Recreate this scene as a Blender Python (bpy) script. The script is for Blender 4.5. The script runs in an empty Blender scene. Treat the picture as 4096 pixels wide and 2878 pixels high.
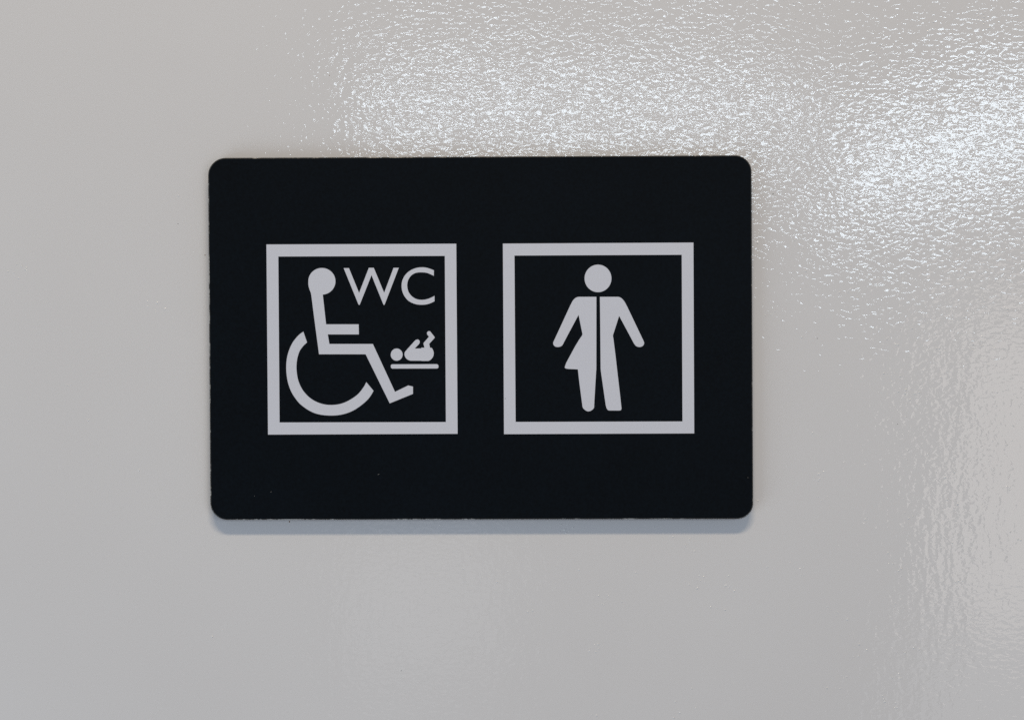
import bpy, math, random
from mathutils import Vector, Matrix, geometry, noise
R = math.radians
S = bpy.context.scene
COL = S.collection

# ------------------------------------------------------------------ camera
# 1 photo pixel is close to 0.1 mm on the face of the sign
CAM_D = 0.62
SIGN_T = 0.0050            # thickness of the sign, metres
cam_d = bpy.data.cameras.new('camera')
cam = bpy.data.objects.new('camera', cam_d)
COL.objects.link(cam)
cam_d.sensor_width = 36.0
cam_d.lens = 36.0 * (CAM_D - SIGN_T) / 0.4096
cam_d.clip_start = 0.01
cam_d.clip_end = 50.0
YAW, PITCH, ROLL = R(-0.75), R(-0.45), R(-0.17)
AIM = Vector((0, -SIGN_T, 0))
rot = (Matrix.Rotation(YAW, 4, 'Z') @ Matrix.Rotation(R(90) + PITCH, 4, 'X')
       @ Matrix.Rotation(ROLL, 4, 'Z'))
fwd = rot @ Vector((0, 0, -1))
cam.location = AIM - fwd * (CAM_D - SIGN_T)
cam.rotation_euler = rot.to_euler()
S.camera = cam
CAM_M = Matrix.Translation(cam.location) @ rot

def at(px, py, y=-SIGN_T):
    """photo pixel (4096 wide) -> point on the plane at depth y"""
    sx = (px - 2048.0) / 4096.0 * 36.0
    sy = (1439.0 - py) / 4096.0 * 36.0
    d = (rot @ Vector((sx, sy, -cam_d.lens))).normalized()
    t = (y - cam.location.y) / d.y
    return cam.location + d * t

# ------------------------------------------------------------------ world
S.render.engine = 'CYCLES'
S.cycles.use_denoising = False
S.view_settings.view_transform = 'Standard'
S.view_settings.look = 'None'
S.view_settings.exposure = 0.0
S.view_settings.gamma = 1.0
w = bpy.data.worlds.new('World'); S.world = w
w.use_nodes = True
wn, wl = w.node_tree.nodes, w.node_tree.links
wn.clear()
wo = wn.new('ShaderNodeOutputWorld'); bg = wn.new('ShaderNodeBackground')
wl.new(bg.outputs[0], wo.inputs[0])
bg.inputs['Color'].default_value = (0.63, 0.76, 1.0, 1)
bg.inputs['Strength'].default_value = 0.225

# ------------------------------------------------------------------ lamps
def area(name, loc, target, sx, sy, watts, color, roll=0.0, spec=1.0):
    l = bpy.data.lights.new(name, 'AREA')
    l.shape = 'RECTANGLE'; l.size = sx; l.size_y = sy
    l.energy = watts; l.color = color; l.specular_factor = spec
    o = bpy.data.objects.new(name, l); COL.objects.link(o)
    o.location = loc
    d = (Vector(target) - Vector(loc)).normalized()
    o.rotation_euler = (d.to_track_quat('-Z', 'Y').to_matrix().to_4x4()
                        @ Matrix.Rotation(roll, 4, 'Z')).to_euler()
    return o
# ceiling lamp high above: gives the crisp shadow under the sign
area('ceiling_lamp', (0.02, -1.20, 1.58), (0, 0, 0), 0.88, 0.14, 22.6, (1.0, 0.84, 0.62))
# window high on the right behind the camera, and the narrow clerestory beside it
area('window_light', (0.95, -2.0, 0.39), (0.1, 0, 0), 0.78, 0.125, 3.7, (0.76, 0.89, 1.0), R(13))
area('clerestory_light', (0.14, -2.0, 0.405), (0.0, 0, 0), 0.74, 0.070, 1.95, (0.76, 0.89, 1.0), R(-2))
# bright open doorway to the right, and its paler reflection on the floor
area('doorway_light', (1.26, -2.0, -0.22), (0.1, 0, 0), 0.95, 0.60, 3.5, (1.0, 0.92, 0.86))
area('floor_glow_light', (1.05, -2.0, -0.95), (0.1, 0, 0), 0.7, 0.9, 1.3, (0.95, 0.97, 1.0))
# soft daylight from the far left of the corridor
area('corridor_light', (-1.02, -0.62, -0.72), (-0.1, 0, -0.05), 0.8, 0.8, 5.4, (0.79, 0.90, 1.0))
# dim unseen light, added for the faint broken reflection below the sign
area('added_glint_light', (-0.12, -2.0, -0.44), (0, 0, 0), 0.26, 0.22, 0.07, (0.95, 0.97, 1.0))

# ------------------------------------------------------------------ materials
def mat(name):
    m = bpy.data.materials.new(name); m.use_nodes = True
    nt = m.node_tree
    return m, nt, nt.nodes['Principled BSDF']

def node(nt, typ, **kw):
    n = nt.nodes.new(typ)
    for k, v in kw.items():
        if hasattr(n, k): setattr(n, k, v)
        else: n.inputs[k].default_value = v
    return n

def math_n(nt, op, a, b=None, c=None):
    n = nt.nodes.new('ShaderNodeMath'); n.operation = op
    for i, v in enumerate((a, b, c)):
        if v is None: continue
        if isinstance(v, (int, float)): n.inputs[i].default_value = v
        else: nt.links.new(v, n.inputs[i])
    return n.outputs[0]

def stretched(nt, coord, rz, sc):
    mp = node(nt, 'ShaderNodeMapping')
    mp.inputs['Rotation'].default_value = (0, rz, 0)
    mp.inputs['Scale'].default_value = sc
    nt.links.new(coord, mp.inputs['Vector'])
    return mp.outputs[0]

def noise_n(nt, vec, scale, detail=2.0, rough=0.5, dist=0.0):
    n = node(nt, 'ShaderNodeTexNoise')
    n.inputs['Scale'].default_value = scale
    n.inputs['Detail'].default_value = detail
    n.inputs['Roughness'].default_value = rough
    n.inputs['Distortion'].default_value = dist
    nt.links.new(vec, n.inputs['Vector'])
    return n.outputs['Fac']

def wall_material():
    m, nt, b = mat('glossy_wall_paint')
    tc = node(nt, 'ShaderNodeTexCoord').outputs['Object']
    # colour: off-white gloss paint, very faint tonal drift
    n = noise_n(nt, tc, 9.0, 3.0)
    n2 = noise_n(nt, tc, 2600.0, 1.0)
    f = math_n(nt, 'ADD', math_n(nt, 'MULTIPLY', n, 0.75), math_n(nt, 'MULTIPLY', n2, 0.25))
    mx = node(nt, 'ShaderNodeMix', data_type='RGBA')
    nt.links.new(f, mx.inputs[0])
    mx.inputs[6].default_value = (0.640, 0.622, 0.612, 1)
    mx.inputs[7].default_value = (0.700, 0.690, 0.686, 1)
    nt.links.new(mx.outputs[2], b.inputs['Base Color'])
    b.inputs['Roughness'].default_value = 0.8
    b.inputs['Specular IOR Level'].default_value = 0.0
    b.inputs['Coat Weight'].default_value = 1.0
    b.inputs['Coat Roughness'].default_value = 0.055
    b.inputs['Coat IOR'].default_value = 1.52
    # orange peel: fine worms + vertical roller ripples + long soft waves
    fine = noise_n(nt, stretched(nt, tc, R(-10), (0.62, 1, 1.10)), 560.0, 1.1, 0.5, 0.5)
    ripple = noise_n(nt, stretched(nt, tc, R(4), (1.0, 1, 0.40)), 270.0, 1.5, 0.5, 0.3)
    soft = noise_n(nt, stretched(nt, tc, 0, (1.0, 1, 0.6)), 26.0, 1.0)
    patch = noise_n(nt, tc, 11.0, 1.5)
    # the roller left finer worms higher up and longer vertical runs lower down
    sep = node(nt, 'ShaderNodeSeparateXYZ'); nt.links.new(tc, sep.inputs[0])
    wob = math_n(nt, 'ADD', sep.outputs['Z'], math_n(nt, 'MULTIPLY', math_n(nt, 'SUBTRACT', patch, 0.5), 0.10))
    up = node(nt, 'ShaderNodeMapRange'); nt.links.new(wob, up.inputs['Value'])
    up.inputs['From Min'].default_value = -0.07; up.inputs['From Max'].default_value = 0.05
    up.inputs['To Min'].default_value = 0.66; up.inputs['To Max'].default_value = 1.0
    fine = math_n(nt, 'MULTIPLY', fine, up.outputs[0])
    ripple = math_n(nt, 'MULTIPLY', ripple, math_n(nt, 'SUBTRACT', 1.45, up.outputs[0]))
    h = math_n(nt, 'MULTIPLY', fine, 0.108)
    h = math_n(nt, 'ADD', h, math_n(nt, 'MULTIPLY', math_n(nt, 'MULTIPLY', ripple, patch), 0.19))
    h = math_n(nt, 'ADD', h, math_n(nt, 'MULTIPLY', soft, 0.25))
    bp = node(nt, 'ShaderNodeBump')
    bp.inputs['Strength'].default_value = 1.0
    bp.inputs['Distance'].default_value = 0.001
    nt.links.new(h, bp.inputs['Height'])
    nt.links.new(bp.outputs[0], b.inputs['Coat Normal'])
    return m

def simple(name, col, rough, spec=0.5, grain=0.0, gscale=4000.0, coat=0.0):
    m, nt, b = mat(name)
    tc = node(nt, 'ShaderNodeTexCoord').outputs['Object']
    n = noise_n(nt, tc, gscale, 2.0, 0.6)
    big = noise_n(nt, tc, 22.0, 3.0, 0.6)
    f = math_n(nt, 'ADD', math_n(nt, 'MULTIPLY', n, 0.7), math_n(nt, 'MULTIPLY', big, 0.3))
    mx = node(nt, 'ShaderNodeMix', data_type='RGBA')
    nt.links.new(f, mx.inputs[0])
    mx.inputs[6].default_value = tuple(c * (1 - grain) for c in col) + (1,)
    mx.inputs[7].default_value = tuple(c * (1 + grain) for c in col) + (1,)
    nt.links.new(mx.outputs[2], b.inputs['Base Color'])
    b.inputs['Roughness'].default_value = rough
    b.inputs['Specular IOR Level'].default_value = spec
    if coat: b.inputs['Coat Weight'].default_value = coat
    return m

M_wall = wall_material()
M_black = simple('black_matt_laminate', (0.0016, 0.0034, 0.0058), 0.62, 0.08, 1.0, 1000.0)
M_white = simple('pale_grey_print', (0.605, 0.615, 0.668), 0.60, 0.25, 0.035, 1900.0)
M_core = simple('dark_acrylic_edge', (0.035, 0.030, 0.024), 0.25, 0.5, 0.2)
M_rim = None
def rim_material():
    m, nt, b = mat('worn_bevel_edge')
    tc = node(nt, 'ShaderNodeTexCoord').outputs['Object']
    n = noise_n(nt, tc, 260.0, 3.0, 0.75)
    k = noise_n(nt, tc, 24.0, 1.0)
    v = math_n(nt, 'ADD', n, math_n(nt, 'MULTIPLY', k, 0.55))
    mr = node(nt, 'ShaderNodeMapRange')
    nt.links.new(v, mr.inputs['Value'])
    mr.inputs['From Min'].default_value = 0.82
    mr.inputs['From Max'].default_value = 0.95
    mx = node(nt, 'ShaderNodeMix', data_type='RGBA')
    nt.links.new(mr.outputs[0], mx.inputs[0])
    mx.inputs[6].default_value = (0.045, 0.043, 0.036, 1)
    mx.inputs[7].default_value = (0.40, 0.385, 0.35, 1)
    nt.links.new(mx.outputs[2], b.inputs['Base Color'])
    b.inputs['Roughness'].default_value = 0.3
    return m
M_rim = rim_material()
M_speck_dark = simple('dark_dirt_speck', (0.02, 0.018, 0.016), 0.7, 0.2, 0.2)
M_speck_brown = simple('brown_rust_speck', (0.20, 0.11, 0.04), 0.7, 0.2, 0.2)
M_lint = simple('pale_lint', (0.14, 0.135, 0.13), 0.8, 0.1, 0.2)

# ------------------------------------------------------------------ helpers
def link_mesh(name, verts, faces, material, parent=None, origin=None, smooth=False):
    o0 = Vector(origin) if origin is not None else Vector((0, 0, 0))
    me = bpy.data.meshes.new(name)
    me.from_pydata([tuple(Vector(v) - o0) for v in verts], [], faces)
    me.materials.append(material)
    if smooth: me.polygons.foreach_set('use_smooth', [True] * len(me.polygons))
    me.update()
    o = bpy.data.objects.new(name, me); COL.objects.link(o)
    if parent is not None:
        o.parent = parent
    o.location = o0 - (parent_world(parent) if parent is not None else Vector((0, 0, 0)))
    return o

_world = {}
def parent_world(p):
    v = Vector((0, 0, 0))
    while p is not None:
        v = v + Vector(p.location); p = p.parent
    return v

def prism(name, loops, y0, y1, material, parent, label=None):
    """loops: pixel outlines (first outer, others holes); front at y0 (nearer the camera), back at y1"""
    L = [[at(x, y, y0) for x, y in lp] for lp in loops]
    flat = [p for lp in L for p in lp]
    tris = geometry.tessellate_polygon([[Vector((p.x, p.z, 0)) for p in lp] for lp in L])
    n = len(flat)
    verts = list(flat) + [Vector((p.x, y1, p.z)) for p in flat]
    faces = []
    for a, b_, c in tris:
        pa, pb, pc = flat[a], flat[b_], flat[c]
        cr = (pb.x - pa.x) * (pc.z - pa.z) - (pb.z - pa.z) * (pc.x - pa.x)
        if abs(cr) < 1e-16: continue
        f = (a, b_, c) if cr > 0 else (a, c, b_)     # seen from -Y
        faces.append(f)
    base = 0
    for li, lp in enumerate(L):
        m = len(lp)
        ar = sum(lp[i].x * lp[(i + 1) % m].z - lp[(i + 1) % m].x * lp[i].z for i in range(m))
        ccw = ar > 0
        for i in range(m):
            a, b_ = base + i, base + (i + 1) % m
            q = (a, a + n, b_ + n, b_)
            if (li == 0) != ccw: q = q[::-1]
            faces.append(q)
        base += m
    c = sum(flat, Vector()) / n
    o = link_mesh(name, verts, faces, material, parent, Vector((c.x, y1, c.z)))
    if label: o['label'] = label
    return o

def zoomed(pts, f, ox, oy): return [(ox + x / f, oy + y / f) for x, y in pts]
def ellipse(cx, cy, rx, ry, n=72, a0=0, a1=360):
    k = n if a1 - a0 == 360 else n + 1
    return [(cx + rx * math.cos(R(a0 + (a1 - a0) * i / n)), cy + ry * math.sin(R(a0 + (a1 - a0) * i / n))) for i in range(k)]

def smooth_path(pts, sub=4):
    """Catmull-Rom through an open list of points"""
    out = []
    for i in range(len(pts) - 1):
        p0 = pts[max(i - 1, 0)]; p1 = pts[i]; p2 = pts[i + 1]; p3 = pts[min(i + 2, len(pts) - 1)]
        for s in range(sub):
            t = s / sub
            out.append(tuple(0.5 * ((2 * p1[k]) + (-p0[k] + p2[k]) * t + (2 * p0[k] - 5 * p1[k] + 4 * p2[k] - p3[k]) * t * t
                       + (-p0[k] + 3 * p1[k] - 3 * p2[k] + p3[k]) * t ** 3) for k in (0, 1)))
    out.append(pts[-1])
    return out

def round_quad(c, r, n=14):
    """c: TL, TR, BR, BL pixel corners; r: four radii -> rounded outline"""
    out = []
    for i in range(4):
        p = Vector(c[i]); a = Vector(c[i - 1]) - p; b_ = Vector(c[(i + 1) % 4]) - p
        a.normalize(); b_.normalize()
        p0 = p + a * r[i]; p1 = p + b_ * r[i]; cen = p + (a + b_) * r[i]
        for k in range(n + 1):
            t = R(90) * k / n
            q = cen - (b_ * math.cos(t) + a * math.sin(t)) * r[i]
            out.append((q.x, q.y))
    return out

# ------------------------------------------------------------------ wall
ws = 2.0
wv = [(-ws, 0, -1.4), (ws, 0, -1.4), (ws, 0, 1.4), (-ws, 0, 1.4),
      (-ws, 0.12, -1.4), (ws, 0.12, -1.4), (ws, 0.12, 1.4), (-ws, 0.12, 1.4)]
wf = [(0, 1, 2, 3), (5, 4, 7, 6), (4, 0, 3, 7), (1, 5, 6, 2), (3, 2, 6, 7), (4, 5, 1, 0)]
wall = link_mesh('wall', wv, wf, M_wall)
wall['kind'] = 'structure'
wall['label'] = 'glossy off-white painted wall with orange-peel texture behind the sign'

# ------------------------------------------------------------------ sign
corners = [(832, 632), (3006, 621), (3013, 2074), (842, 2078)]
radii = [70, 66, 64, 68]
cc = at(1923, 1351, 0)
root = bpy.data.objects.new('toilet_sign', None)
COL.objects.link(root)
root.empty_display_size = 0.02
root.location = cc
root['label'] = 'black rectangular toilet sign with rounded corners and two white pictogram squares on the pale wall'
root['category'] = 'sign'

outline = round_quad(corners, radii)
def inset(c, d):
    return [(c[0][0] + d, c[0][1] + d), (c[1][0] - d, c[1][1] + d), (c[2][0] - d, c[2][1] - d), (c[3][0] + d, c[3][1] - d)]
outline_in = round_quad(inset(corners, 3.2), [r - 3.2 for r in radii])
Y_FACE = -SIGN_T
Y_BEV = -SIGN_T + 0.00045
# body: sides of the board, from the bevel back to the wall
def ring(name, oa, ya, ob, yb, material, parent):
    A = [at(x, y, ya) for x, y in oa]
    B = [at(x, y, yb) for x, y in ob] if ob is not oa else [Vector((p.x, yb, p.z)) for p in A]
    n = len(A)
    faces = [(i, n + i, n + (i + 1) % n, (i + 1) % n)[::1] for i in range(n)]
    return link_mesh(name, A + B, faces, material, parent, cc, smooth=False)
O = [at(x, y, Y_BEV) for x, y in outline]
I = [at(x, y, Y_FACE) for x, y in outline_in]
n = len(O)
# board: closed slab under the film
verts = [Vector((p.x, Y_BEV, p.z)) for p in O] + [Vector((p.x, 0.00005, p.z)) for p in O]
faces = [tuple(range(n))[::-1], tuple(range(n, 2 * n))] + [(i, (i + 1) % n, n + (i + 1) % n, n + i) for i in range(n)]
board = link_mesh('board', verts, faces, M_core, root, cc)
# bevelled worn edge between the side and the printed face
verts = [Vector((p.x, Y_BEV - 0.00002, p.z)) for p in O] + [Vector((p.x, Y_FACE, p.z)) for p in I]
faces = [(i, (i + 1) % n, n + (i + 1) % n, n + i) for i in range(n)]
rim = link_mesh('bevelled_edge', verts, faces, M_rim, root, cc)
rim['label'] = 'thin bevelled edge of the sign, pale where the black film is chipped'
face = prism('face_film', [outline_in], Y_FACE - 0.00002, Y_BEV, M_black, root, 'matt black printed face of the sign')

YA, YB = Y_FACE - 0.00010, Y_FACE - 0.00002
def pr(name, loops, parent, label=None):
    return prism(name, loops, YA, YB, M_white, parent, label)

# left square ---------------------------------------------------------
sq1 = pr('square_border', [[(1065.7, 977.5), (1825, 974.6), (1830.4, 1733.9), (1072.1, 1737.1)],
                           [(1113.2, 1025.7), (1779.3, 1023.2), (1783.6, 1686.8), (1118.2, 1688.6)]], root,
         'pale square border round the wheelchair pictogram')
Wp = [(181, 167), (493, 932), (515, 932), (762, 313), (1013, 932), (1034, 932), (1331, 161), (1222, 161),
      (1026, 682), (809, 161), (706, 161), (503, 685), (291, 167)]
pr('letter', [zoomed(Wp, 5.218, 1340, 1040)], sq1, 'letter W')
Co = [(2063, 212), (2000, 186), (1930, 164), (1870, 153), (1815, 150), (1740, 155), (1660, 175), (1580, 212), (1510, 262),
      (1455, 325), (1415, 400), (1395, 470), (1390, 540), (1398, 620), (1425, 705), (1470, 780), (1530, 845), (1610, 892),
      (1700, 922), (1800, 931), (1900, 925), (1990, 900), (2077, 858)]
Ci = [(2077, 745), (2010, 780), (1940, 808), (1870, 824), (1805, 828), (1730, 820), (1660, 793), (1600, 750), (1550, 690),
      (1520, 620), (1507, 540), (1512, 470), (1530, 410), (1565, 350), (1610, 305), (1670, 272), (1740, 257), (1810, 255),
      (1880, 259), (1940, 273), (2000, 298), (2063, 328)]
pr('letter', [zoomed(smooth_path(Co) + smooth_path(Ci), 5.218, 1340, 1040)], sq1, 'letter C')
headR1 = ellipse(693, 517, 152, 149, 60, 88, -175)          # from the neck, over the right side and the top, to the left
head = [(703, 666)] + [(x, y) for x, y in headR1 if not (x < 703 and y > 600)]
user = head + [(541, 545), (546, 580), (556, 613), (570, 648), (577, 690), (603, 896), (661, 896 + 437), (1183, 896 + 437),
        (1453, 896 + 986), (1713, 896 + 880), (1713, 896 + 799), (1660, 896 + 786), (1512, 896 + 858), (1264, 896 + 322),
        (777, 896 + 322), (759, 896 + 215), (1107, 896 + 215), (1105, 896 + 102), (740, 896 + 102)]
pr('seated_figure', [zoomed(user, 2.8, 1040, 940)], sq1)
wo_ = [(434, 98), (370, 145), (310, 210), (265, 275), (228, 350), (200, 430), (182, 510), (173, 600), (173, 690), (182, 790),
      (200, 880), (225, 960), (262, 1040), (310, 1115), (370, 1190), (440, 1250), (520, 1303), (610, 1345), (700, 1368),
      (800, 1379), (900, 1380), (1000, 1370), (1100, 1345), (1190, 1308), (1270, 1260), (1350, 1200), (1420, 1135),
      (1470, 1070), (1508, 1003)]
wi_ = [(1397, 870), (1370, 925), (1330, 985), (1280, 1045), (1220, 1095), (1150, 1140), (1070, 1180), (980, 1208), (890, 1219),
      (800, 1217), (710, 1200), (620, 1165), (540, 1115), (470, 1050), (420, 985), (380, 910), (352, 830), (335, 740),
      (328, 650), (333, 560), (350, 470), (380, 390), (430, 320), (490, 263)]
pr('wheel', [zoomed(smooth_path(wo_) + smooth_path(wi_), 3.827, 1100, 1300)], sq1)
pr('baby_head', [zoomed(ellipse(489, 1009, 174, 179, 48), 7.332, 1520, 1280)], sq1)
baby = [(1018, 830), (1210, 828), (1210, 806), (1305, 806), (1290, 750), (1277, 700), (1278, 665), (1432, 490), (1428, 470),
        (1395, 435), (1380, 405), (1377, 375), (1388, 345), (1410, 325), (1440, 319), (1465, 325), (1485, 343), (1600, 490),
        (1604, 507), (1598, 522), (1443, 693), (1452, 740), (1468, 808), (1505, 807), (1535, 835), (1560, 885), (1574, 940),
        (1576, 990), (1565, 1050), (1535, 1105), (1490, 1155), (1450, 1182), (1410, 1194), (1218, 1194), (1214, 1187),
        (900, 1187), (850, 1175), (800, 1150), (760, 1110), (730, 1060), (718, 1010), (718, 970), (728, 935), (755, 900),
        (1020, 603), (1050, 578), (1095, 563), (1130, 572), (1155, 595), (1167, 630), (1162, 665), (1145, 697)]
pr('baby_body', [zoomed(baby, 7.332, 1520, 1280)], sq1)
pr('changing_table', [zoomed(round_quad([(316, 1293), (1714, 1287), (1714, 1415), (318, 1418)], [45, 58, 50, 52], 8), 7.332, 1520, 1280)], sq1)

# right square --------------------------------------------------------
sq2 = pr('square_border', [[(2011.5, 974.1), (2773.7, 970.0), (2776.8, 1732.2), (2016.1, 1735.3)],
                           [(2057.8, 1021.9), (2727.0, 1018.8), (2730.0, 1684.4), (2062.4, 1686.4)]], root,
         'pale square border round the standing half-skirt half-trouser figure')
Z = 1518.4
pr('figure_head', [zoomed(ellipse(1006, 442, 255, 261, 72), 4.745, 2180, 1020)], sq2)
left = smooth_path([(650, 791), (620, 795), (585, 808), (550, 837), (518, 880), (478, 958)], 3) + \
       [(175, 1613)] + smooth_path([(155, Z + 140), (158, Z + 170), (172, Z + 197), (200, Z + 217), (240, Z + 224), (280, Z + 219),
        (312, Z + 205), (337, Z + 178), (352, Z + 148)], 3) + [(430, Z), (637, 1132), (712, 1500)] + \
       [(700, Z + 10), (650, Z + 82), (600, Z + 165), (550, Z + 250), (500, Z + 345), (450, Z + 435), (400, Z + 530),
        (375, Z + 605), (380, Z + 622), (400, Z + 632), (440, Z + 639), (624, Z + 647), (650, Z + 880), (712, Z + 1355)] + \
       smooth_path([(716, Z + 1368), (728, Z + 1388), (748, Z + 1409), (780, Z + 1431), (820, Z + 1445), (865, Z + 1434),
        (900, Z + 1412), (924, Z + 1387), (932, Z + 1365)], 2) + [(938, Z + 1230), (970, Z + 690), (974, Z + 640), (975, Z), (975, 791)]
pr('skirt_half', [zoomed(left, 4.745, 2180, 1020)], sq2)
right = [(1042, 791)] + smooth_path([(1385, 791), (1420, 799), (1455, 820), (1490, 857), (1522, 905), (1552, 960)], 3) + \
        [(1858, 1600)] + smooth_path([(1877, Z + 124), (1882, Z + 145), (1875, Z + 175), (1855, Z + 203), (1825, Z + 219),
        (1790, Z + 224), (1750, Z + 216), (1720, Z + 197), (1690, Z + 160)], 3) + [(1605, Z), (1407, 1152), (1288, 1525)] + \
        [(1300, Z + 80), (1340, Z + 400), (1380, Z + 750), (1430, Z + 1180), (1452, Z + 1385), (1448, Z + 1410), (1435, Z + 1423),
         (1415, Z + 1428), (1210, Z + 1427), (1185, Z + 1410), (1165, Z + 1375), (1152, Z + 1320), (1100, Z + 960),
         (1062, Z + 690), (1056, Z + 630), (1050, Z), (1046, 1100)]
pr('trouser_half', [zoomed(right, 4.745, 2180, 1020)], sq2)

# ------------------------------------------------------------------ blisters and dirt on the wall
rnd = random.Random(7)
def blob_mesh(px, py, r, h, seg=8, y=0.0, squash=1.0, ang=0.0):
    c = at(px, py, y)
    v, f = [], []
    for k, (rr, hh) in enumerate(((1.0, 0.0), (0.8, 0.45), (0.45, 0.85))):
        for i in range(seg):
            a = 2 * math.pi * i / seg
            dx, dz = math.cos(a) * rr * r, math.sin(a) * rr * r * squash
            v.append((c.x + dx * math.cos(ang) - dz * math.sin(ang), y - hh * h + (0.00001 if k == 0 else 0),
                      c.z + dx * math.sin(ang) + dz * math.cos(ang)))
    v.append((c.x, y - h, c.z))
    for k in range(2):
        for i in range(seg):
            j = (i + 1) % seg
            f.append((k * seg + i, k * seg + j, (k + 1) * seg + j, (k + 1) * seg + i))
    for i in range(seg): f.append((2 * seg + i, 2 * seg + (i + 1) % seg, 3 * seg))
    return v, f
V, F = [], []
def inside_sign(x, y): return 815 < x < 3030 and 605 < y < 2095
for c in range(380):
    # blisters gather on the right and below the sign
    while True:
        cx, cy = rnd.uniform(-500, 4700), rnd.uniform(-400, 3300)
        p = 0.03 + 0.94 * max(0, min(1, (cx - 2300) / 1500)) * (0.35 + 0.65 * (cy < 2100))
        p += 0.35 * (1700 < cx < 3000 and 2080 < cy < 2500)
        if rnd.random() < p and not inside_sign(cx, cy): break
    for k in range(rnd.choice((1, 1, 1, 2, 3, 5, 7))):
        x, y = cx + rnd.gauss(0, 22), cy + rnd.gauss(0, 18)
        if inside_sign(x, y): continue
        r = rnd.uniform(0.00020, 0.00048)
        v, f = blob_mesh(x, y, r, r * rnd.uniform(0.28, 0.42))
        b0 = len(V); V += v; F += [tuple(i + b0 for i in q) for q in f]
M_gloss = simple('gloss_paint_blister', (0.70, 0.69, 0.68), 0.13, 0.5, 0.03, 50.0)
bl = link_mesh('paint_blister', V, F, M_gloss, wall, smooth=True)
bl['kind'] = 'stuff'
bl['label'] = 'tiny glossy blisters dried into the wall paint'
for (x, y, r, m) in [(3092, 776, 2.2, M_speck_dark), (1158, 2085, 3.0, M_speck_brown), (3269, 1353, 1.8, M_speck_dark),
                     (820, 1020, 2.2, M_speck_brown), (1318, 302, 1.8, M_speck_brown), (850, 1976, 1.4, M_speck_dark),
                     (712, 895, 1.6, M_speck_dark), (1605, 2680, 1.6, M_speck_dark), (3590, 1695, 1.5, M_speck_dark)]:
    v, f = blob_mesh(x, y, r * 0.0001, r * 0.00004)
    link_mesh('dirt_speck', v, f, m, wall, at(x, y, 0))
for (x, y, r, m, sq, an) in [(1514, 1896, 4.5, M_lint, 0.3, 0.5), (1084, 1966, 4.0, M_lint, 0.25, 0.4), (2992, 1909, 1.6, M_lint, 1, 0),
                             (1018, 1982, 1.4, M_lint, 1, 0), (2021, 1593, 1.8, M_speck_dark, 1, 0)]:
    v, f = blob_mesh(x, y, r * 0.0001, r * 0.00002, y=Y_FACE - (0.00010 if x == 2021 else 0.00002), squash=sq, ang=an)
    link_mesh('dust_fleck', v, f, m, root, at(x, y, Y_FACE))
